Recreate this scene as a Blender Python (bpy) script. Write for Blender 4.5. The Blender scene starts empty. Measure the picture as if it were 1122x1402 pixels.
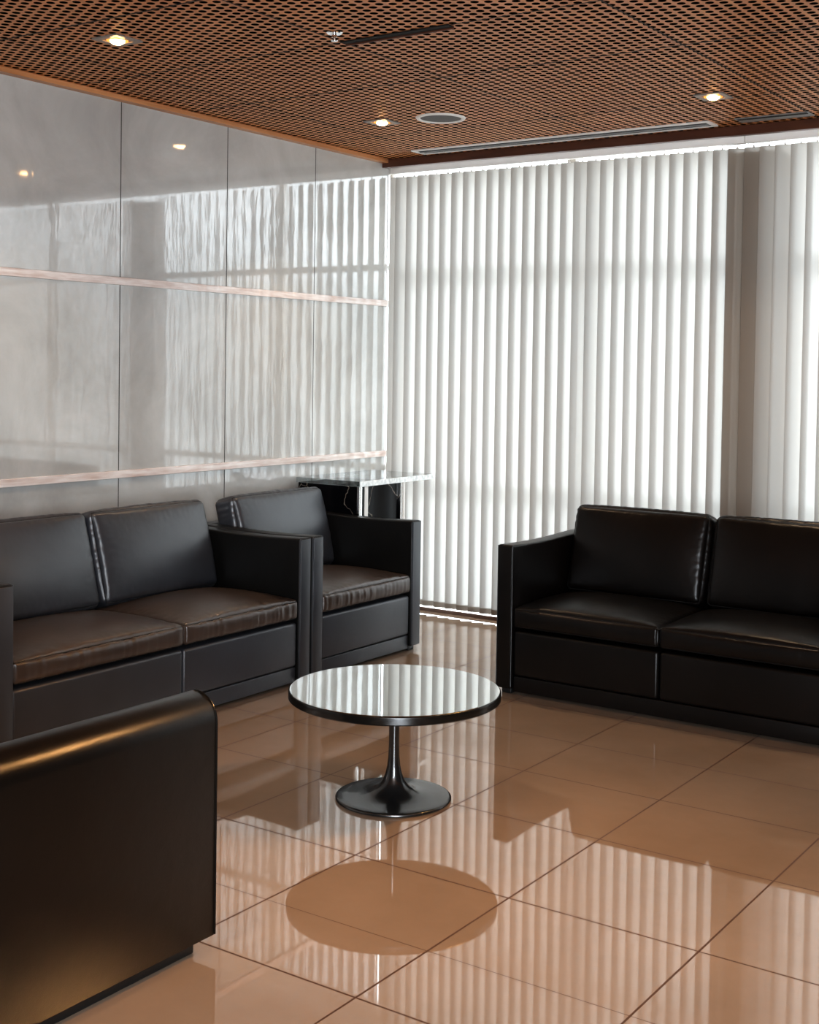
import bpy, bmesh, math, random
from mathutils import Vector, Matrix, noise
C = bpy.context.scene.collection
S = bpy.context.scene
random.seed(4)

# ------------------------------------------------------------------ materials
def newmat(name):
    m = bpy.data.materials.new(name); m.use_nodes = True
    nt = m.node_tree; nt.nodes.clear()
    out = nt.nodes.new('ShaderNodeOutputMaterial')
    return m, nt, out
def N(nt, t, **kw):
    n = nt.nodes.new(t)
    for k, v in kw.items():
        if k in n.inputs: n.inputs[k].default_value = v
        else: setattr(n, k, v)
    return n
def principled(name, col, rough=.5, metal=0, ior=1.5, spec=.5, coat=0, bump=None, colvar=None):
    """bump = (scale, strength, distance[, stretch]); colvar = (scale, colour2[, stretch])"""
    m, nt, out = newmat(name); L = nt.links
    b = N(nt, 'ShaderNodeBsdfPrincipled')
    b.inputs['Base Color'].default_value = (*col, 1); b.inputs['Roughness'].default_value = rough
    b.inputs['Metallic'].default_value = metal; b.inputs['IOR'].default_value = ior
    b.inputs['Specular IOR Level'].default_value = spec; b.inputs['Coat Weight'].default_value = coat
    b.inputs['Coat Roughness'].default_value = .03
    L.new(b.outputs[0], out.inputs[0])
    tc = N(nt, 'ShaderNodeNewGeometry')
    def tex(scale, stretch):
        mp = N(nt, 'ShaderNodeMapping'); L.new(tc.outputs['Position'], mp.inputs[0])
        mp.inputs['Scale'].default_value = stretch
        n = N(nt, 'ShaderNodeTexNoise'); n.inputs['Scale'].default_value = scale; n.inputs['Detail'].default_value = 4
        L.new(mp.outputs[0], n.inputs['Vector']); return n
    if bump:
        n = tex(bump[0], bump[3] if len(bump) > 3 else (1, 1, 1))
        bp = N(nt, 'ShaderNodeBump'); bp.inputs['Strength'].default_value = bump[1]; bp.inputs['Distance'].default_value = bump[2]
        L.new(n.outputs['Fac'], bp.inputs['Height']); L.new(bp.outputs[0], b.inputs['Normal'])
    if colvar:
        n = tex(colvar[0], colvar[2] if len(colvar) > 2 else (1, 1, 1))
        r = N(nt, 'ShaderNodeValToRGB'); r.color_ramp.elements[0].position = .35; r.color_ramp.elements[1].position = .68
        r.color_ramp.elements[0].color = (*col, 1); r.color_ramp.elements[1].color = (*colvar[1], 1)
        L.new(n.outputs['Fac'], r.inputs[0]); L.new(r.outputs[0], b.inputs['Base Color'])
    return m
def emission(name, col, s):
    m, nt, out = newmat(name); e = N(nt, 'ShaderNodeEmission'); e.inputs[0].default_value = (*col, 1); e.inputs[1].default_value = s
    nt.links.new(e.outputs[0], out.inputs[0]); return m

def leather_mat(name, c1, c2, rough, spec):
    m = principled(name, c1, rough, ior=1.5, spec=spec, colvar=(5, c2))
    nt = m.node_tree; L = nt.links
    b = [n for n in nt.nodes if n.type == 'BSDF_PRINCIPLED'][0]
    g = [n for n in nt.nodes if n.type == 'NEW_GEOMETRY'][0]
    v = N(nt, 'ShaderNodeTexVoronoi'); v.inputs['Scale'].default_value = 420; L.new(g.outputs['Position'], v.inputs['Vector'])
    n = N(nt, 'ShaderNodeTexNoise'); n.inputs['Scale'].default_value = 14; n.inputs['Detail'].default_value = 3
    L.new(g.outputs['Position'], n.inputs['Vector'])
    b1 = N(nt, 'ShaderNodeBump'); b1.inputs['Strength'].default_value = .25; b1.inputs['Distance'].default_value = .0004
    b2 = N(nt, 'ShaderNodeBump'); b2.inputs['Strength'].default_value = .3; b2.inputs['Distance'].default_value = .003
    L.new(v.outputs['Distance'], b1.inputs['Height']); L.new(n.outputs['Fac'], b2.inputs['Height'])
    L.new(b1.outputs[0], b2.inputs['Normal']); L.new(b2.outputs[0], b.inputs['Normal'])
    return m

M = {}
M['leather'] = leather_mat('black_leather_painted_sheen', (.026, .029, .037), (.036, .040, .050), .40, 1.0)  # bluish daylight sheen is mixed into the base colour
M['leather_arm_shaded'] = leather_mat('shaded_arm_leather', (.004, .004, .004), (.006, .006, .006), .40, .35)  # darker copy of the leather, paints the shade on the inner arms
M['leather_seat_lit'] = leather_mat('warm_lit_black_leather', (.042, .027, .020), (.060, .040, .030), .34, 1.0)  # brown stands for warm light on the seat tops, put into the colour
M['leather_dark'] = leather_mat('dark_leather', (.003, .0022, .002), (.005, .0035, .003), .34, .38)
M['leather_near'] = leather_mat('warm_dark_leather', (.003, .0022, .0018), (.004, .003, .0025), .29, .45)
M['seam'] = principled('seam_thread', (.01, .009, .009), .5)
M['foot'] = principled('black_plastic', (.01, .01, .01), .4)

# polished beige floor tile
def floor_mat():
    m, nt, out = newmat('polished_beige_tile'); L = nt.links
    b = N(nt, 'ShaderNodeBsdfPrincipled'); L.new(b.outputs[0], out.inputs[0])
    g = N(nt, 'ShaderNodeNewGeometry')
    n1 = N(nt, 'ShaderNodeTexNoise'); n1.inputs['Scale'].default_value = 1.3; n1.inputs['Detail'].default_value = 6; n1.inputs['Roughness'].default_value = .6
    L.new(g.outputs['Position'], n1.inputs['Vector'])
    r = N(nt, 'ShaderNodeValToRGB')
    r.color_ramp.elements[0].position = .3; r.color_ramp.elements[0].color = (.31, .232, .170, 1)
    r.color_ramp.elements[1].position = .7; r.color_ramp.elements[1].color = (.385, .295, .225, 1)
    L.new(n1.outputs['Fac'], r.inputs[0]); L.new(r.outputs[0], b.inputs['Base Color'])
    b.inputs['Roughness'].default_value = .02; b.inputs['IOR'].default_value = 2.35
    n2 = N(nt, 'ShaderNodeTexNoise'); n2.inputs['Scale'].default_value = 3.5; n2.inputs['Detail'].default_value = 1
    L.new(g.outputs['Position'], n2.inputs['Vector'])
    bp = N(nt, 'ShaderNodeBump'); bp.inputs['Strength'].default_value = .06; bp.inputs['Distance'].default_value = .001
    L.new(n2.outputs['Fac'], bp.inputs['Height']); L.new(bp.outputs[0], b.inputs['Normal'])
    return m
M['tile'] = floor_mat()
M['grout'] = principled('grout', (.10, .05, .032), .6)

def wall_mat():
    m, nt, out = newmat('polished_grey_stone'); L = nt.links
    b = N(nt, 'ShaderNodeBsdfPrincipled'); L.new(b.outputs[0], out.inputs[0])
    g = N(nt, 'ShaderNodeNewGeometry')
    n1 = N(nt, 'ShaderNodeTexNoise'); n1.inputs['Scale'].default_value = 1.6; n1.inputs['Detail'].default_value = 8; n1.inputs['Roughness'].default_value = .62
    n1.inputs['Distortion'].default_value = .6
    L.new(g.outputs['Position'], n1.inputs['Vector'])
    r = N(nt, 'ShaderNodeValToRGB')
    r.color_ramp.elements[0].position = .3; r.color_ramp.elements[0].color = (.385, .38, .365, 1)
    r.color_ramp.elements[1].position = .72; r.color_ramp.elements[1].color = (.56, .56, .545, 1)
    L.new(n1.outputs['Fac'], r.inputs[0]); L.new(r.outputs[0], b.inputs['Base Color'])
    b.inputs['Roughness'].default_value = .045; b.inputs['IOR'].default_value = 1.8
    mp = N(nt, 'ShaderNodeMapping'); mp.inputs['Scale'].default_value = (1, 5.0, 1.2); L.new(g.outputs['Position'], mp.inputs[0])
    n2 = N(nt, 'ShaderNodeTexNoise'); n2.inputs['Scale'].default_value = 4.0; n2.inputs['Detail'].default_value = 2.5
    L.new(mp.outputs[0], n2.inputs['Vector'])
    bp = N(nt, 'ShaderNodeBump'); bp.inputs['Strength'].default_value = .25; bp.inputs['Distance'].default_value = .0012
    L.new(n2.outputs['Fac'], bp.inputs['Height']); L.new(bp.outputs[0], b.inputs['Normal'])
    return m
M['stone'] = wall_mat()
M['joint'] = principled('dark_joint', (.05, .045, .04), .6)
M['rail'] = principled('pale_rose_marble', (.80, .74, .71), .12, ior=1.6, colvar=(3.5, (.60, .48, .43), (1, 1.6, 14)))
M['steel'] = principled('brushed_steel', (.75, .75, .74), .18, metal=1)

# perforated wood: round holes on a staggered grid
def ceiling_mat():
    m, nt, out = newmat('perforated_wood'); L = nt.links
    b = N(nt, 'ShaderNodeBsdfPrincipled'); L.new(b.outputs[0], out.inputs[0])
    g = N(nt, 'ShaderNodeNewGeometry')
    sp = N(nt, 'ShaderNodeSeparateXYZ'); L.new(g.outputs['Position'], sp.inputs[0])
    def mth(op, a, bb=None, cc=None):
        n = N(nt, 'ShaderNodeMath', operation=op)
        for i, v in enumerate((a, bb, cc)):
            if v is None: continue
            if hasattr(v, 'links') or hasattr(v, 'is_linked'): L.new(v, n.inputs[i])
            else: n.inputs[i].default_value = v
        return n.outputs[0]
    P = .046
    xs = mth('DIVIDE', sp.outputs[0], P)
    row = mth('FLOOR', xs)
    par = mth('MULTIPLY', mth('FRACT', mth('MULTIPLY', row, .5)), 1.0)      # 0 or .5
    ys = mth('ADD', mth('DIVIDE', sp.outputs[1], P), par)
    fx = mth('SUBTRACT', mth('FRACT', xs), .5)
    fy = mth('SUBTRACT', mth('FRACT', ys), .5)
    d = mth('SQRT', mth('ADD', mth('MULTIPLY', fx, fx), mth('MULTIPLY', fy, fy)))
    hole = mth('LESS_THAN', d, .355)
    mp = N(nt, 'ShaderNodeMapping'); mp.inputs['Scale'].default_value = (14, .9, 1); L.new(g.outputs['Position'], mp.inputs[0])
    n1 = N(nt, 'ShaderNodeTexNoise'); n1.inputs['Scale'].default_value = 3; n1.inputs['Detail'].default_value = 6
    L.new(mp.outputs[0], n1.inputs['Vector'])
    r = N(nt, 'ShaderNodeValToRGB')
    r.color_ramp.elements[0].position = .3; r.color_ramp.elements[0].color = (.46, .175, .052, 1)
    r.color_ramp.elements[1].position = .75; r.color_ramp.elements[1].color = (.70, .31, .105, 1)
    L.new(n1.outputs['Fac'], r.inputs[0])
    mx = N(nt, 'ShaderNodeMix', data_type='RGBA')
    L.new(hole, mx.inputs[0]); L.new(r.outputs[0], mx.inputs[6]); mx.inputs[7].default_value = (.002, .001, .0005, 1)
    L.new(mx.outputs[2], b.inputs['Base Color'])
    rr = N(nt, 'ShaderNodeMix', data_type='FLOAT'); L.new(hole, rr.inputs[0]); rr.inputs[2].default_value = .42; rr.inputs[3].default_value = 1
    L.new(rr.outputs[0], b.inputs['Roughness'])
    ss = N(nt, 'ShaderNodeMix', data_type='FLOAT'); L.new(hole, ss.inputs[0]); ss.inputs[2].default_value = .5; ss.inputs[3].default_value = 0
    L.new(ss.outputs[0], b.inputs['Specular IOR Level'])
    return m
M['ceil'] = ceiling_mat()
M['seamdark'] = principled('dark_gap', (.03, .015, .008), .8)
M['woodtrim'] = principled('orange_wood', (.55, .27, .12), .4, colvar=(3, (.42, .19, .08), (1, 1, 12)))
M['darkwood'] = principled('dark_red_wood', (.11, .04, .022), .35, colvar=(3, (.07, .025, .014), (1, 8, 8)))
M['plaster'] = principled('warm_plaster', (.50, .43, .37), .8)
M['dark_plaster'] = principled('darkened_plaster', (.085, .065, .052), .8)  # plaster colour darkened so the unseen walls reflect little into the leather
M['white_metal'] = principled('white_metal', (.75, .73, .70), .35)
M['grey_metal'] = principled('grey_metal', (.30, .30, .30), .4, metal=.3)
M['black'] = principled('black_slot', (.006, .005, .004), .7)
M['mullion'] = principled('brown_aluminium', (.055, .035, .026), .5)
M['light_frame'] = principled('pale_aluminium', (.5, .48, .45), .5)
M['track'] = principled('floor_track', (.22, .15, .12), .45)

def vane_mat(name='translucent_vane', tr=.285):
    m, nt, out = newmat(name); L = nt.links
    d = N(nt, 'ShaderNodeBsdfDiffuse'); d.inputs[0].default_value = (.46, .39, .32, 1)
    t = N(nt, 'ShaderNodeBsdfTranslucent'); t.inputs[0].default_value = (tr, tr, tr * .985, 1)
    mx = N(nt, 'ShaderNodeMixShader'); mx.inputs[0].default_value = .5
    L.new(d.outputs[0], mx.inputs[1]); L.new(t.outputs[0], mx.inputs[2]); L.new(mx.outputs[0], out.inputs[0])
    g = N(nt, 'ShaderNodeNewGeometry'); n = N(nt, 'ShaderNodeTexNoise'); n.inputs['Scale'].default_value = 900
    L.new(g.outputs['Position'], n.inputs['Vector'])
    bp = N(nt, 'ShaderNodeBump'); bp.inputs['Strength'].default_value = .15; bp.inputs['Distance'].default_value = .0003
    L.new(n.outputs['Fac'], bp.inputs['Height']); L.new(bp.outputs[0], d.inputs['Normal'])
    return m
M['vane'] = vane_mat()
M['vane_edge'] = vane_mat('bright_vane_edge', .95)  # more translucent strip, made up to draw a bright line along each vane
def pane_mat():
    m, nt, out = newmat('window_glass'); L = nt.links
    t = N(nt, 'ShaderNodeBsdfTransparent'); t.inputs[0].default_value = (.93, .95, .95, 1)
    gl = N(nt, 'ShaderNodeBsdfGlossy'); gl.inputs['Roughness'].default_value = .02
    lw = N(nt, 'ShaderNodeLayerWeight'); lw.inputs[0].default_value = .5
    pw = N(nt, 'ShaderNodeMath', operation='POWER'); L.new(lw.outputs['Facing'], pw.inputs[0]); pw.inputs[1].default_value = 4.5
    f = N(nt, 'ShaderNodeMath', operation='MULTIPLY_ADD'); L.new(pw.outputs[0], f.inputs[0]); f.inputs[1].default_value = .9; f.inputs[2].default_value = .04
    mx = N(nt, 'ShaderNodeMixShader'); L.new(f.outputs[0], mx.inputs[0]); L.new(t.outputs[0], mx.inputs[1]); L.new(gl.outputs[0], mx.inputs[2])
    L.new(mx.outputs[0], out.inputs[0]); return m
M['pane'] = pane_mat()
def clear_mat():
    m, nt, out = newmat('clear_glass'); L = nt.links
    t = N(nt, 'ShaderNodeBsdfTransparent'); t.inputs[0].default_value = (.90, .93, .94, 1)
    gl = N(nt, 'ShaderNodeBsdfGlossy'); gl.inputs['Roughness'].default_value = .02
    lw = N(nt, 'ShaderNodeLayerWeight'); lw.inputs[0].default_value = .5
    pw = N(nt, 'ShaderNodeMath', operation='POWER'); L.new(lw.outputs['Facing'], pw.inputs[0]); pw.inputs[1].default_value = 4.5
    f = N(nt, 'ShaderNodeMath', operation='MULTIPLY_ADD'); L.new(pw.outputs[0], f.inputs[0]); f.inputs[1].default_value = .9; f.inputs[2].default_value = .04
    mx = N(nt, 'ShaderNodeMixShader'); L.new(f.outputs[0], mx.inputs[0]); L.new(t.outputs[0], mx.inputs[1]); L.new(gl.outputs[0], mx.inputs[2])
    L.new(mx.outputs[0], out.inputs[0]); return m
M['clear'] = clear_mat()
M['clear_top'] = clear_mat(); M['clear_top'].node_tree.nodes['Math.001'].inputs[2].default_value = .14
M['glass_edge'] = principled('glass_edge', (.92, .95, .95), .10, ior=1.6, bump=(60, .6, .003), colvar=(45, (.62, .66, .66)))
M['chrome'] = principled('chrome', (.88, .88, .88), .06, metal=1)
def marble_mat():
    m, nt, out = newmat('black_marble'); L = nt.links
    b = N(nt, 'ShaderNodeBsdfPrincipled'); L.new(b.outputs[0], out.inputs[0]); b.inputs['Roughness'].default_value = .12
    b.inputs['Specular IOR Level'].default_value = .12
    g = N(nt, 'ShaderNodeNewGeometry')
    n = N(nt, 'ShaderNodeTexNoise'); n.inputs['Scale'].default_value = 3; n.inputs['Detail'].default_value = 4
    L.new(g.outputs['Position'], n.inputs['Vector'])
    mx = N(nt, 'ShaderNodeMix', data_type='RGBA', blend_type='ADD'); mx.inputs[0].default_value = .6
    L.new(g.outputs['Position'], mx.inputs[6]); L.new(n.outputs['Color'], mx.inputs[7])
    v = N(nt, 'ShaderNodeTexVoronoi', feature='DISTANCE_TO_EDGE'); v.inputs['Scale'].default_value = 3.4
    L.new(mx.outputs[2], v.inputs['Vector'])
    r = N(nt, 'ShaderNodeValToRGB'); r.color_ramp.elements[0].position = 0; r.color_ramp.elements[0].color = (.32, .27, .22, 1)
    r.color_ramp.elements[1].position = .014; r.color_ramp.elements[1].color = (.004, .004, .005, 1)
    L.new(v.outputs['Distance'], r.inputs[0]); L.new(r.outputs[0], b.inputs['Base Color'])
    return m
M['marble'] = marble_mat()
M['table_top'] = principled('black_mirror_glass', (.62, .63, .62), .012, metal=1)
M['table_rim'] = principled('table_rim', (.008, .007, .006), .22)
M['table_under'] = principled('table_underside', (.022, .012, .008), .4)
M['table_metal'] = principled('black_enamel', (.012, .012, .012), .25, spec=.8, coat=.3)
M['trim_grey'] = principled('grey_lamp_trim', (.22, .19, .17), .35)
M['lamp'] = emission('lamp_glow', (1, .58, .25), 30)
M['lamp_halo'] = emission('painted_lamp_halo', (1, .40, .10), 1.3)  # orange halo of the lamp, painted as a glow on the holder ring
M['speaker'] = principled('speaker_mesh', (.12, .115, .11), .6, bump=(160, .8, .003))

# ------------------------------------------------------------------ helpers
def link(name, bm, mat, parent=None, smooth=True, loc=None, angle=35):
    bmesh.ops.recalc_face_normals(bm, faces=bm.faces)
    me = bpy.data.meshes.new(name); bm.to_mesh(me); bm.free()
    for m_ in (mat if isinstance(mat, (list, tuple)) else [mat]): me.materials.append(m_)
    if smooth:
        for p in me.polygons: p.use_smooth = True
        try: me.set_sharp_from_angle(angle=math.radians(angle))
        except Exception: pass
    o = bpy.data.objects.new(name, me); C.objects.link(o)
    if parent: o.parent = parent
    if loc: o.location = loc
    return o
def thing(name, label, cat, loc=(0, 0, 0), rz=0, group=None):
    o = bpy.data.objects.new(name, None); C.objects.link(o); o.empty_display_size = .1
    o.location = loc; o.rotation_euler = (0, 0, rz); o['label'] = label; o['category'] = cat
    if group: o['group'] = group
    return o
def struct(name, bm, mat, parent=None, smooth=False):
    o = link(name, bm, mat, parent, smooth)
    if parent is None: o['kind'] = 'structure'
    return o
def box(bm, x0, x1, y0, y1, z0, z1, bev=0, seg=3, edges=None):
    r = bmesh.ops.create_cube(bm, size=1)
    vs = r['verts']
    for v in vs:
        v.co = Vector((x0 + (v.co.x + .5) * (x1 - x0), y0 + (v.co.y + .5) * (y1 - y0), z0 + (v.co.z + .5) * (z1 - z0)))
    if bev > 0:
        es = list({e for v in vs for e in v.link_edges})
        if edges: es = [e for e in es if edges(e)]
        bmesh.ops.bevel(bm, geom=es, offset=bev, offset_type='OFFSET', segments=seg, profile=.5, affect='EDGES', clamp_overlap=True)
    return bm
def bx(*a, **k):
    return box(bmesh.new(), *a, **k)
def lathe(prof, seg=72, bm=None, cap=True):
    bm = bm or bmesh.new(); rings = []
    for r, z in prof:
        if r < 1e-6: rings.append([bm.verts.new((0, 0, z))])
        else: rings.append([bm.verts.new((r * math.cos(2 * math.pi * i / seg), r * math.sin(2 * math.pi * i / seg), z)) for i in range(seg)])
    for a, b in zip(rings, rings[1:]):
        for i in range(seg):
            j = (i + 1) % seg
            if len(a) == 1 and len(b) == 1: continue
            if len(a) == 1: bm.faces.new((a[0], b[i], b[j]))
            elif len(b) == 1: bm.faces.new((a[i], b[0], a[j]))
            else: bm.faces.new((a[i], b[i], b[j], a[j]))
    return bm
def tube(bm, pts, r, seg=6, closed=False):
    n = len(pts); rings = []
    for i, p in enumerate(pts):
        a = pts[(i - 1) % n] if (closed or i > 0) else p
        b = pts[(i + 1) % n] if (closed or i < n - 1) else p
        t = (Vector(b) - Vector(a)).normalized()
        up = Vector((0, 0, 1)) if abs(t.z) < .9 else Vector((1, 0, 0))
        s = t.cross(up).normalized(); u = s.cross(t)
        rings.append([bm.verts.new(Vector(p) + (s * math.cos(k * 2 * math.pi / seg) + u * math.sin(k * 2 * math.pi / seg)) * r) for k in range(seg)])
    m_ = n if closed else n - 1
    for i in range(m_):
        a, b = rings[i], rings[(i + 1) % n]
        for k in range(seg):
            l = (k + 1) % seg; bm.faces.new((a[k], a[l], b[l], b[k]))
    return bm

def axis_samples(h, r, n):
    ts = [-h + r * k / 4 for k in range(4)] + [-h + r + (2 * h - 2 * r) * k / n for k in range(n + 1)] + [h - r + r * k / 4 for k in range(1, 5)]
    return ts
def cushion(w, d, h, r, crown_t, crown_b, bulge, seed, wr=.0035, nx=84, ny=64):
    """soft box; x width, y depth, z thickness; returns (bmesh, function mapping a box point to the cushion surface)"""
    hx, hy, hz = w / 2, d / 2, h / 2
    def fmap(x, y, z, wr=wr):
        ix, iy, iz = max(-hx + r, min(hx - r, x)), max(-hy + r, min(hy - r, y)), max(-hz + r, min(hz - r, z))
        dv = Vector((x - ix, y - iy, z - iz))
        if dv.length > 1e-9: dv = dv.normalized() * r
        p = Vector((ix, iy, iz)) + dv
        u, v, t = x / hx, y / hy, z / hz
        fu, fv, ft = max(0, 1 - u * u), max(0, 1 - v * v), max(0, 1 - t * t)
        dome = (fu ** .55) * (fv ** .55)
        if t > 0: p.z += crown_t * dome * t
        else: p.z += crown_b * dome * t
        p.x += bulge * u * fv ** .5 * (ft) ** .7
        p.y += bulge * v * fu ** .5 * (ft) ** .7
        # gathers running in from the seams
        ex, ey = hx - abs(x), hy - abs(y)
        e = min(ex, ey)
        along = y if ex < ey else x
        g = noise.noise(Vector((along * 52, seed * 7.3, 1.7 * e * 20)))
        g2 = noise.noise(Vector((along * 17 + 9, seed * 3.1, e * 8)))
        k = math.exp(-e / .045)
        p.z += (g * wr + g2 * wr * .8) * k * (1 if t > 0 else -.6) * min(1, abs(t) * 1.4)
        side = (1 - abs(t)) ** .5 if abs(t) < 1 else 0
        if ey < 1e-6: p.y += g * wr * 1.0 * side * (1 if y > 0 else -1)
        if ex < 1e-6: p.x += g * wr * 1.0 * side * (1 if x > 0 else -1)
        # broad softness
        p.z += .004 * noise.noise(Vector((x * 4, y * 4, seed))) * dome * (1 if t > 0 else 0)
        return p
    X, Y, Z = axis_samples(hx, r, nx), axis_samples(hy, r, ny), axis_samples(hz, r, 6)
    bm = bmesh.new(); cache = {}
    def vt(x, y, z):
        k = (round(x, 5), round(y, 5), round(z, 5))
        if k not in cache: cache[k] = bm.verts.new(fmap(x, y, z))
        return cache[k]
    def grid(A, B, f):
        for a0, a1 in zip(A, A[1:]):
            for b0, b1 in zip(B, B[1:]):
                bm.faces.new((vt(*f(a0, b0)), vt(*f(a1, b0)), vt(*f(a1, b1)), vt(*f(a0, b1))))
    for s in (-1, 1):
        grid(X, Y, lambda a, b: (a, b, s * hz)); grid(X, Z, lambda a, b: (a, s * hy, b)); grid(Y, Z, lambda a, b: (s * hx, a, b))
    return bm, fmap
def piping(fmap, w, d, h, r, z_sign, rad=.0026):
    hx, hy, hz = w / 2, d / 2, h / 2; pts = []
    q = r * .45; n = 60
    P = [(-hx + q, -hy + q), (hx - q, -hy + q), (hx - q, hy - q), (-hx + q, hy - q)]
    for (xa, ya), (xb, yb) in zip(P, P[1:] + P[:1]):
        for i in range(n):
            t = i / n
            x, y = xa + (xb - xa) * t, ya + (yb - ya) * t
            # push out to the box edge so that the projection lands on the rounded corner
            X_ = math.copysign(hx, x) if abs(abs(x) - (hx - q)) < 1e-6 else x
            Y_ = math.copysign(hy, y) if abs(abs(y) - (hy - q)) < 1e-6 else y
            pts.append(fmap(X_, Y_, z_sign * hz, .0012))
    return tube(bmesh.new(), pts, rad, 6, True)

# ------------------------------------------------------------------ seating (local frame: front faces -y, x = width, y grows to the back)
H_ARM = .737
def seating(name, label, cat, inner, loc, rz, mats, seed=0, group=None, arm=.088, depth=.87, end_arms=(True, True), backw=.97):
    """inner = list of seat widths"""
    body, seatm = mats
    t = thing(name, label, cat, loc, rz, group)
    W = sum(inner); x0 = -W / 2
    for s, on in zip((-1, 1), end_arms):
        if not on: continue
        xa, xb = (x0 - arm, x0) if s < 0 else (-x0, -x0 + arm)
        bm = bmesh.new(); box(bm, xa, xb, 0, depth, .028, H_ARM, .012, 3)
        # soft sagging top edge: subdivide along the depth and dip it a little
        bmesh.ops.bisect_plane(bm, geom=bm.verts[:] + bm.edges[:] + bm.faces[:], plane_co=(0, .12, 0), plane_no=(0, 1, 0))
        for yy in (.2, .3, .4, .5, .6, .7, .78):
            bmesh.ops.bisect_plane(bm, geom=bm.verts[:] + bm.edges[:] + bm.faces[:], plane_co=(0, yy, 0), plane_no=(0, 1, 0))
        for v in bm.verts:
            if v.co.z > .6:
                q = v.co.y / depth
                v.co.z -= .009 * math.sin(math.pi * min(1, q * 1.25)) if q < .8 else 0
                v.co.x += .003 * noise.noise(Vector((v.co.y * 6, seed + s, 0)))
        ao_ = link('arm', bm, M['leather_arm_shaded'] if body is M['leather'] else body, t)
        link('front_panel', bx(xa + .006, xb - .006, -.003, .006, .034, H_ARM - .008, bev=.002), body, ao_)
        # stitched welt round the front edge of the arm
        bm = bmesh.new(); e = .004
        tube(bm, [(xa + e, .001, .04), (xa + e, .003, H_ARM - e), (xb - e, .003, H_ARM - e), (xb - e, .003, .04)], .0028, 6)
        link('arm_welt', bm, body, t)
        bm = bx(xa + .02, xb - .015, .03, .10, 0, .03, bev=.004); link('foot', bm, M['foot'], t)
        bm = bx(xa + .02, xb - .015, depth - .10, depth - .03, 0, .03, bev=.004); link('foot', bm, M['foot'], t)
    link('back_frame', bx(x0, -x0, depth - .085, depth, .028, H_ARM - .004, bev=.014), body, t)
    link('plinth', bx(x0 + .003, -x0 - .003, .018, .07, .016, .092, bev=.004), body, t)
    x = x0; th = .093
    for i, w in enumerate(inner):
        xm = x + w / 2
        link('base_panel', bx(x + .003, x + w - .003, .010, depth - .09, .096, .318, bev=.016, seg=4), body, t)
        # seat cushion
        cw, cd, r = w - .008, .60, .016
        bm, f = cushion(cw, cd, th, r, .054, .0, .016, seed + i * 1.7, wr=.0042 if seed < 5 else .002)
        o = link('seat_cushion', bm, seatm, t, loc=(xm, cd / 2 + .004, .336 + th / 2))
        for sgn in (1, -1): link('piping', piping(f, cw, cd, th, r, sgn), M['seam'], o)
        # back cushion: built lying down, stood up and leant back
        hgt, thk = .455, .145; bw = w - (1 - backw) * w
        bm, f = cushion(bw, hgt, thk, .032, .052, .012, .012, seed + 5 + i * 2.3, wr=.003)
        rot = Matrix.Rotation(math.radians(90 - 15), 4, 'X')
        # local z of the lying cushion (crowned face) must look to -y once stood up
        o = link('back_cushion', bm, body, t)
        o.matrix_local = Matrix.Translation((xm, .654, .655)) @ rot
        for sgn in (1, -1): link('piping', piping(f, bw, hgt, thk, .032, sgn), M['seam'], o)
        x += w
    return t
# ------------------------------------------------------------------ room shell
HC = 2.962
YB, XR = -9.2, 7.4       # far walls behind the camera and to its right
def quad(bm, pts, mi=0):
    f = bm.faces.new([bm.verts.new(p) for p in pts]); f.material_index = mi; return f
def panel_plane(name, us, vs, u_rng, v_rng, gap, f, mats):
    """a plane cut by joints at us, vs; strips of width gap get material 1"""
    def cuts(lst, rng):
        segs = []; a = rng[0]
        for c_ in sorted(lst, key=lambda q: q[0] if isinstance(q, tuple) else q):
            g = gap
            if isinstance(c_, tuple): c_, g = c_
            if c_ <= rng[0] or c_ >= rng[1]: continue
            segs.append((a, c_ - g / 2, 0)); segs.append((c_ - g / 2, c_ + g / 2, 1)); a = c_ + g / 2
        segs.append((a, rng[1], 0)); return segs
    bm = bmesh.new()
    for a0, a1, ma in cuts(us, u_rng):
        for b0, b1, mb in cuts(vs, v_rng):
            quad(bm, [f(a0, b0), f(a1, b0), f(a1, b1), f(a0, b1)], 1 if (ma or mb) else 0)
    bmesh.ops.remove_doubles(bm, verts=bm.verts, dist=1e-6)
    me = bpy.data.meshes.new(name); bm.to_mesh(me); bm.free()
    for m_ in mats: me.materials.append(m_)
    o = bpy.data.objects.new(name, me); C.objects.link(o); o['kind'] = 'structure'; return o
tx = [.17, .76, 1.36, 1.95, 2.534, 3.115, 3.721, 4.33, 4.94, 5.55, 6.16, 6.77]
ty = [-.25, -.73, -1.2, -1.66, -2.129, -2.596, -3.098, -3.711, (-4.153, .003), -4.48, -5.2, -5.9, -6.6, -7.3, -8.0, -8.7]
fl = panel_plane('floor', tx, ty, (-.3, XR), (YB, .34), .0062, lambda a, b: (a, b, 0), [M['tile'], M['grout']])
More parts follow.
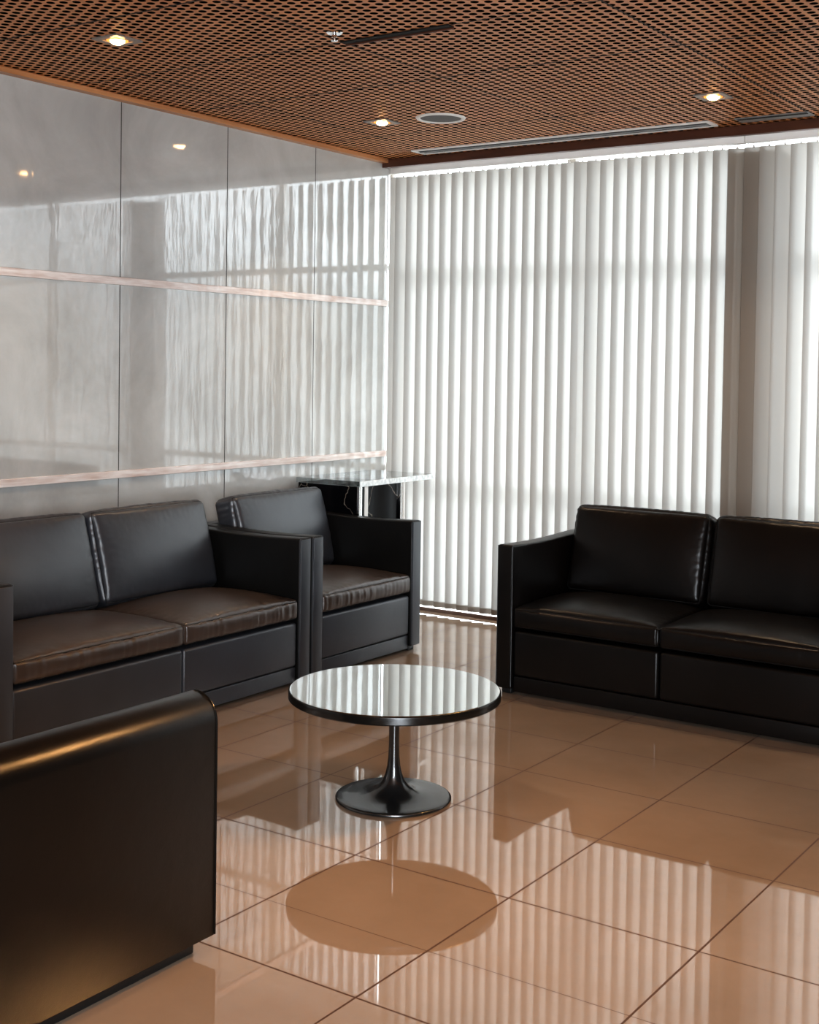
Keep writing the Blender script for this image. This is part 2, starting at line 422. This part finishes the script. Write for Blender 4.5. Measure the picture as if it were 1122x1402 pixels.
# joints at x=0 plane
wl = panel_plane('wall_left', [-.82, -1.61, -2.41, -3.21, -4.01, -4.81, -5.61, -6.41, -7.21, -8.01, -8.81], [1.023, 2.02], (YB, -.045), (0, HC), .006,
                 lambda a, b: (0, a, b), [M['stone'], M['joint']])
bm = bmesh.new()
quad(bm, [(0, -.045, 0), (-.3, -.045, 0), (-.3, -.045, HC), (0, -.045, HC)])
quad(bm, [(-.3, -.045, 0), (-.3, .4, 0), (-.3, .4, HC), (-.3, -.045, HC)])
struct('wall_corner', bm, M['plaster'])
struct('trim_1', bx(-.004, .004, -.055, -.036, 0, 2.93), M['steel'])
struct('trim_2', bx(.0, .014, YB, -.047, 1.003, 1.043, bev=.003), M['rail'])
struct('trim_3', bx(.0, .014, YB, -.047, 2.000, 2.040, bev=.003), M['rail'])
struct('trim_4', bx(.0, .05, YB, -.05, 2.936, 2.961, bev=.002), M['woodtrim'])
struct('trim_5', bx(0.0, XR, -.125, -.085, 2.908, 2.961, bev=.002), M['darkwood'])
bm = bmesh.new()
cs = [1.67, 2.87, 4.07, 5.27, .47]
ceil = panel_plane('ceiling', [(c_, .010) for c_ in cs], [(-.83, .010), (-1.95, .013), (-2.72, .010), (-3.5, .013), (-4.7, .006), (-5.9, .006), (-7.1, .006)], (-.3, XR), (YB, -.085), .006,
                   lambda a, b: (a, b, HC), [M['ceil'], M['seamdark']])
bm = bmesh.new(); quad(bm, [(-.3, -.085, HC + .01), (XR, -.085, HC + .01), (XR, .4, HC + .01), (-.3, .4, HC + .01)]); struct('ceiling_recess', bm, M['plaster'])
bm = bmesh.new(); quad(bm, [(-.3, YB, 0), (XR, YB, 0), (XR, YB, HC), (-.3, YB, HC)]); struct('wall_back', bm, M['dark_plaster'])
bm = bmesh.new(); quad(bm, [(XR, YB, 0), (XR, .4, 0), (XR, .4, HC), (XR, YB, HC)]); struct('wall_right', bm, M['dark_plaster'])

struct('wall_window', bx(5.3, XR, -.05, .1, 0, HC), M['dark_plaster'])
# window behind the blinds
win = bpy.data.objects.new('window_1', None); C.objects.link(win); win['kind'] = 'structure'; win.location = (0, .2, 0)
def wpart(name, bm, m): return link(name, bm, m, win, smooth=False)
wpart('pane', bx(-.3, 5.35, .105, .111, .02, HC), M['pane'])
for x_ in (-.22, 1.20, 3.72, 4.94): wpart('mullion', bx(x_ - .03, x_ + .03, .05, .10, 0, HC, bev=.004), M['light_frame'])
wpart('pillar', bx(2.30, 2.555, -.14, 0, 0, 2.85, bev=.004), M['mullion'])
for z_ in (.90, 2.29): wpart('transom', bx(-.3, 5.35, .05, .10, z_ - .022, z_ + .022, bev=.004), M['light_frame'])
wpart('sill', bx(-.3, 5.35, .03, .12, 0, .06, bev=.004), M['mullion'])
struct('trim_6', bx(-.28, 5.29, -.01, .045, 0, .022, bev=.003), M['track'])
struct('baseboard_window', bx(-.28, 5.29, .1, .2, 0, .012), M['white_metal'])

# ------------------------------------------------------------------ vertical blinds
def vane_mesh(w=.104, z0=.034, z1=2.858, sag=.0065):
    bm = bmesh.new(); n = 10
    def row(z, off=0):
        us = [i / (n - 1) * .965 for i in range(n)] + [1]
        return [bm.verts.new((-w / 2 + w * u, -sag * (1 - (2 * u - 1) ** 2) + off, z)) for u in us]
    zs = [z0 + (z1 - z0) * k / 6 for k in range(7)]
    rows = [row(z) for z in zs]
    for a, b in zip(rows, rows[1:]):
        for i in range(n): bm.faces.new((a[i], a[i + 1], b[i + 1], b[i])).material_index = 1 if i == n - 1 else 0
    a, b = row(z0, .0016), row(z0 + .035, .0016)
    for i in range(n): bm.faces.new((a[i], a[i + 1], b[i + 1], b[i]))
    return bm
vane_proto = None; hook_proto = None
def blind(label, x_start, x_end, pitch, angs, rail, width=.1):
    global vane_proto, hook_proto
    t = thing('vertical_blind', label, 'blind', (x_start, 0, 0), 0, None)
    link('headrail', bx(0, rail, -.022, .022, 2.880, 2.945, bev=.003), M['white_metal'], t)
    n = int(round((x_end - x_start) / pitch))
    for k in range(n):
        a = math.radians(angs(k))
        if vane_proto is None:
            v = vane_proto = link('vane', vane_mesh(), [M['vane'], M['vane_edge']], t)
            bm = bx(-.006, .006, -.003, .003, 2.856, 2.868, bev=.002); box(bm, -.002, .002, -.002, .002, 2.866, 2.882)
            h = hook_proto = link('hook', bm, M['white_metal'], v)
        else:
            v = vane_proto.copy(); C.objects.link(v); v.parent = t
            h = hook_proto.copy(); C.objects.link(h); h.parent = v
        v.location = (pitch * (k + .5), 0, 0); v.rotation_euler = (0, 0, a)
    return t
rnd = random.Random(7)
A1 = [31 + rnd.uniform(-1.2, 1.2) for _ in range(60)]
blind('long off-white vertical blind hanging between the stone wall corner and the dark pillar', -.135, 2.423, .0882, lambda k: A1[k], 2.56)
blind('off-white vertical blind at the right edge, beyond the dark pillar', 2.43, 5.26, .0885, lambda k: 19 + (A1[k] - 31) if k != 0 else 8, 2.85)

# ------------------------------------------------------------------ seating placement
# along the left wall, facing +x: local -y -> world +x  => rz = +90deg
mL = (M['leather'], M['leather_seat_lit'])
seating('leather_sofa', 'black leather two-seat sofa against the grey stone left wall, beside the armchair', 'sofa', [.94, .80], (.949, -2.952, 0), math.radians(90), mL, seed=1)
seating('leather_armchair', 'black leather armchair with one seat cushion, between the left sofa and the window blinds', 'armchair', [.80], (.949, -1.493, 0), math.radians(90), mL, seed=3.3)
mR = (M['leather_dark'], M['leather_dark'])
seating('leather_sofa', 'black leather two-seat sofa standing in front of the vertical blinds, right of the round table', 'sofa', [.768, .80], (2.672, -1.591, 0), 0, mR, seed=8)

# near sofa seen from behind (armless, low seat), facing the left wall
t = thing('armless_sofa', 'dark leather sofa seen from behind in the foreground, its rounded top edge catching golden light', 'sofa', (2.65, -4.50, 0))
Ln = 1.9
bm = bmesh.new(); box(bm, -.105, 0, -Ln, 0, .047, .706)
es = [e for e in bm.edges if abs(e.verts[0].co.y - e.verts[1].co.y) > .5 and e.verts[0].co.z > .5 and e.verts[0].co.x > -.01]
bmesh.ops.bevel(bm, geom=es, offset=.078, offset_type='OFFSET', segments=16, profile=.5, affect='EDGES', clamp_overlap=True)
es = [e for e in bm.edges if abs(e.verts[0].co.y - e.verts[1].co.y) > .5 and e.verts[0].co.z > .5 and e.calc_face_angle(0) > .9]
bmesh.ops.bevel(bm, geom=es, offset=.02, offset_type='OFFSET', segments=5, profile=.5, affect='EDGES', clamp_overlap=True)
es = [e for e in bm.edges if e.calc_face_angle(0) > .9 and abs(e.verts[0].co.y - e.verts[1].co.y) < .3 or (abs(e.verts[0].co.y - e.verts[1].co.y) > .5 and e.verts[0].co.z < .1)]
bmesh.ops.bevel(bm, geom=es, offset=.004, offset_type='OFFSET', segments=2, profile=.5, affect='EDGES', clamp_overlap=True)
link('backrest', bm, M['leather_near'], t, angle=45)
prof = [(-.0035, .05)] + [(-.0035, .655)]
welt = [(0, 0, .05), (0, 0, .628)] + [(-.078 + .078 * math.cos(a), 0, .628 + .078 * math.sin(a)) for a in [math.pi / 2 * i / 8 for i in range(1, 9)]] + [(-.084, 0, .706)]
bm = tube(bmesh.new(), [(x, y - .001, z) for x, y, z in welt], .0026, 6); link('welt', bm, M['leather_near'], t)
link('plinth', bx(-.58, -.04, -Ln + .04, -.04, 0, .05, bev=.004), M['foot'], t)
link('seat_base', bx(-.60, -.106, -Ln, 0, .05, .26, bev=.015), M['leather_near'], t)
for k in range(2):
    w = Ln / 2 - .006
    bm, f = cushion(.50, w, .11, .02, .02, 0, .008, 20 + k)
    link('seat_cushion', bm, M['leather_near'], t, loc=(-.365, -Ln / 4 - k * Ln / 2, .262 + .055))

# ------------------------------------------------------------------ round pedestal table
tb = thing('pedestal_table', 'low round table with mirror-black top on a black trumpet pedestal', 'table', (2.31, -3.18, 0))
zt = .412; R = .392
link('table_top', lathe([(0, zt), (.2, zt), (R - .004, zt), (R - .0025, zt - .0015), (R - .0025, zt - .006), (0, zt - .006)], 128), M['table_top'], tb, angle=30)
link('rim', lathe([(R - .003, zt - .001), (R, zt - .003), (R + .001, zt - .008), (R + .001, zt - .030), (R - .006, zt - .035), (R - .02, zt - .038), (0, zt - .038)], 128), M['table_rim'], tb, angle=50)
link('apron', lathe([(R - .03, zt - .038), (R - .075, zt - .052), (.10, zt - .055), (.035, zt - .055), (0, zt - .055)], 96), M['table_under'], tb, angle=40)
prof = [(.0, .354), (.030, .356), (.028, .342), (.0215, .31), (.0195, .27), (.0195, .20), (.021, .16), (.0245, .125), (.031, .095), (.041, .070), (.056, .048), (.078, .032), (.105, .0235), (.14, .0185), (.18, .0155), (.205, .0140), (.2125, .0125), (.215, .0095), (.215, .005), (.208, .0), (0, 0)]
link('pedestal', lathe(prof, 96), M['table_metal'], tb, angle=50)

# ------------------------------------------------------------------ black marble side cabinet with glass top
sc = thing('marble_side_cabinet', 'black veined marble cabinet with a clear glass top in the corner behind the armchair', 'cabinet', (.25, -.75, 0))
def P(o): return o
def loc_box(x0, x1, y0, y1, z0, z1, **k): return bx(x0 - .25, x1 - .25, y0 + .75, y1 + .75, z0, z1, **k)
link('body', loc_box(.03, .475, -.985, -.545, 0, .893, bev=.002), M['marble'], sc, smooth=False)
link('corner_post', loc_box(.475, .492, -.985, -.955, 0, .893, bev=.002), M['chrome'], sc, smooth=False)
link('corner_post', loc_box(.475, .492, -.93, -.895, 0, .893, bev=.002), M['white_metal'], sc, smooth=False)
link('corner_post', loc_box(.475, .492, -.952, -.933, 0, .893, bev=.002), M['black'], sc, smooth=False)
link('corner_post', loc_box(.475, .492, -.56, -.535, 0, .893, bev=.002), M['chrome'], sc, smooth=False)
link('corner_post', loc_box(.475, .492, -.53, -.51, 0, .893, bev=.002), M['white_metal'], sc, smooth=False)
g = link('glass_top', loc_box(.02, .500, -.995, -.215, .893, .924), M['clear_top'], sc, smooth=False); g['label'] = 'clear glass top overhanging to the right'
e_ = link('glass_edge', loc_box(.500, .506, -.995, -.215, .892, .925, bev=.002), M['glass_edge'], sc, smooth=False)

# ------------------------------------------------------------------ ceiling fittings
def downlight(x, y, label):
    t = thing('ceiling_spotlight', label, 'spotlight', (x, y, HC), 0, None)
    bm = bmesh.new(); s, i_ = .075, .048
    for (a, b, c_, d) in ((-s, s, -s, -i_), (-s, s, i_, s), (-s, -i_, -i_, i_), (i_, s, -i_, i_)):
        box(bm, a, b, c_, d, -.007, 0)
    link('frame', bm, M['trim_grey'], t, smooth=False)
    link('lamp_holder', lathe([(.046, -.006), (.046, .0), (.033, -.003), (.033, -.006), (.046, -.006)], 40), M['lamp_halo'], t)
    link('lamp', lathe([(0, -.022), (.018, -.020), (.030, -.012), (.033, -.002), (0, -.001)], 40), M['lamp'], t)
    add_spot(x, y)
    return t
def add_spot(x, y, e=40, size=105):
    l = bpy.data.lights.new('spot', 'SPOT'); l.energy = e; l.color = (1, .74, .50); l.spot_size = math.radians(size); l.spot_blend = .8; l.shadow_soft_size = .035
    o = bpy.data.objects.new('spot', l); C.objects.link(o); o.location = (x, y, HC - .03)
downlight(.88, -3.25, 'glowing square ceiling spotlight above the left sofa, largest and nearest')
downlight(.775, -1.20, 'small dim square ceiling spotlight near the window corner, left of the round speaker')
downlight(2.60, -.93, 'glowing square ceiling spotlight on the right, above the right sofa')
t = thing('ceiling_speaker', 'round grey ceiling speaker with a pale ring, between two spotlights', 'speaker', (1.12, -1.13, HC))
link('ring', lathe([(.112, -.004), (.118, -.009), (.132, -.008), (.138, -.001), (.138, 0), (.112, 0), (.112, -.004)], 72), M['white_metal'], t)
link('grille', lathe([(0, -.006), (.08, -.005), (.113, -.003), (.113, 0), (0, 0)], 72), M['speaker'], t)
t = thing('linear_air_vent', 'long narrow metal ceiling air vent running above the blinds', 'air vent', (1.36, -.27, HC))
bm = bmesh.new(); box(bm, -.98, .98, -.075, -.055, -.010, 0, bev=.002); box(bm, -.98, .98, .055, .075, -.010, 0, bev=.002)
box(bm, -.98, -.96, -.055, .055, -.010, 0); box(bm, .96, .98, -.055, .055, -.010, 0); link('frame', bm, M['white_metal'], t, smooth=False)
link('slot', bx(-.96, .96, -.055, .055, -.004, -.001), M['black'], t, smooth=False)
link('blade', bx(-.96, .96, -.006, .010, -.010, -.004), M['grey_metal'], t, smooth=False)
t = thing('linear_air_vent', 'faint short metal vent end at the right, beyond the long ceiling vent', 'air vent', (2.68, -.27, HC))
link('frame', bx(-.2, .2, -.06, .06, -.006, 0, bev=.002), M['grey_metal'], t, smooth=False)
link('slot', bx(-.19, .19, -.052, -.02, -.008, -.006), M['black'], t, smooth=False)
t = thing('recessed_slot', 'narrow dark recessed slot in the wooden ceiling beside the sprinkler', 'slot', (1.94, -2.72, HC))
link('channel', bx(-.27, .27, -.020, .020, -.006, 0, bev=.002), M['black'], t, smooth=False)
link('lip', bx(-.27, .27, .020, .025, -.012, 0), M['darkwood'], t, smooth=False)
t = thing('fire_sprinkler', 'small metal fire sprinkler head on the wooden ceiling beside the dark slot', 'sprinkler', (1.735, -2.86, HC))
link('escutcheon', lathe([(0, -.004), (.030, -.004), (.034, 0), (0, 0)], 32), M['chrome'], t)
link('head', lathe([(0, -.034), (.014, -.034), (.015, -.031), (.005, -.030), (.005, -.02), (.010, -.018), (.010, -.003), (0, -.003)], 24), M['chrome'], t)

ll = bpy.data.lights.new('added_warm_strip', 'AREA'); ll.shape = 'RECTANGLE'; ll.size = .07; ll.size_y = 1.5; ll.energy = 23; ll.color = (1, .55, .22)  # unseen warm strip added for the golden edge highlight on the near sofa
lo = bpy.data.objects.new('added_warm_strip', ll); C.objects.link(lo); lo.location = (4.3, -2.4, HC - .03); lo.rotation_euler = (math.radians(-38), math.radians(32), 0); ll.spread = math.radians(75)
for x_, y_ in ((4.5, -1.2), (4.5, -3.2), (.9, -5.3), (2.7, -5.3), (6.3, -3.2), (6.3, -5.5)):  # further unseen spots without fixtures, added as fill
    add_spot(x_, y_)

# ------------------------------------------------------------------ sky
w = bpy.data.worlds.new('World'); S.world = w; w.use_nodes = True
nt = w.node_tree; nt.nodes.clear(); L = nt.links
out = nt.nodes.new('ShaderNodeOutputWorld'); bg = nt.nodes.new('ShaderNodeBackground'); L.new(bg.outputs[0], out.inputs[0])
tc = nt.nodes.new('ShaderNodeTexCoord'); sx = nt.nodes.new('ShaderNodeSeparateXYZ'); L.new(tc.outputs['Generated'], sx.inputs[0])
r = nt.nodes.new('ShaderNodeValToRGB'); mp = nt.nodes.new('ShaderNodeMapRange')
mp.inputs[1].default_value = -1; mp.inputs[2].default_value = 1
L.new(sx.outputs[2], mp.inputs[0]); L.new(mp.outputs[0], r.inputs[0])
e = r.color_ramp.elements
e[0].position = 0; e[0].color = (.5, .5, .5, 1); e[1].position = .5; e[1].color = (.46, .49, .51, 1)
a = e.new(.525); a.color = (.46, .49, .51, 1); a = e.new(.545); a.color = (.90, .95, 1, 1); a = e.new(1); a.color = (.86, .93, 1, 1)
az = nt.nodes.new('ShaderNodeMapRange'); az.inputs[1].default_value = -.9; az.inputs[2].default_value = .9; az.inputs[3].default_value = 8.5; az.inputs[4].default_value = 5.0
L.new(sx.outputs[0], az.inputs[0]); L.new(az.outputs[0], bg.inputs[1])
L.new(r.outputs[0], bg.inputs[0])
sl = bpy.data.lights.new('hazy_sun', 'SUN'); sl.energy = 7.5; sl.angle = math.radians(20); sl.color = (.95, .98, 1)
so = bpy.data.objects.new('hazy_sun', sl); C.objects.link(so); so.rotation_euler = Vector((.66, -.70, -.27)).to_track_quat('-Z', 'Z').to_euler()
# cool fill light added behind the camera; the room is closed there
al = bpy.data.lights.new('side_fill', 'AREA'); al.shape = 'RECTANGLE'; al.size = 3; al.size_y = 2.2; al.energy = 500; al.color = (.86, .93, 1)
ao = bpy.data.objects.new('side_fill', al); C.objects.link(ao); ao.location = (6.6, -8.6, 1.7)
ao.rotation_euler = Vector((-1, .9, 0)).to_track_quat('-Z', 'Z').to_euler()

# ------------------------------------------------------------------ camera
def cam():
    f, yaw, pitch, roll, ppx, ppy = 1780.27, -.60064, -.031117, .0150812, 567.34, 558.13
    cy_, sy_ = math.cos(yaw), math.sin(yaw)
    d = Vector((sy_ * math.cos(pitch), cy_ * math.cos(pitch), math.sin(pitch)))
    r = Vector((cy_, -sy_, 0)); u = r.cross(d)
    r2 = r * math.cos(roll) + u * math.sin(roll); u2 = -r * math.sin(roll) + u * math.cos(roll)
    c = bpy.data.cameras.new('camera'); o = bpy.data.objects.new('camera', c); C.objects.link(o)
    m = Matrix((( r2.x, u2.x, -d.x, 5.05531), (r2.y, u2.y, -d.y, -7.08894), (r2.z, u2.z, -d.z, 1.6), (0, 0, 0, 1)))
    o.matrix_world = m
    c.sensor_fit = 'VERTICAL'; c.sensor_height = 36; c.sensor_width = 36; c.lens = f * 36 / 1402
    c.shift_x = (561 - ppx) / 1402; c.shift_y = (ppy - 701) / 1402
    c.clip_start = .05
    S.camera = o
cam()
S.view_settings.view_transform = 'Standard'; S.view_settings.look = 'None'; S.view_settings.exposure = .48; S.view_settings.gamma = .82
S.cycles.use_denoising = True
S.cycles.max_bounces = 10; S.cycles.diffuse_bounces = 5; S.cycles.transparent_max_bounces = 12
S.cycles.sample_clamp_indirect = 6
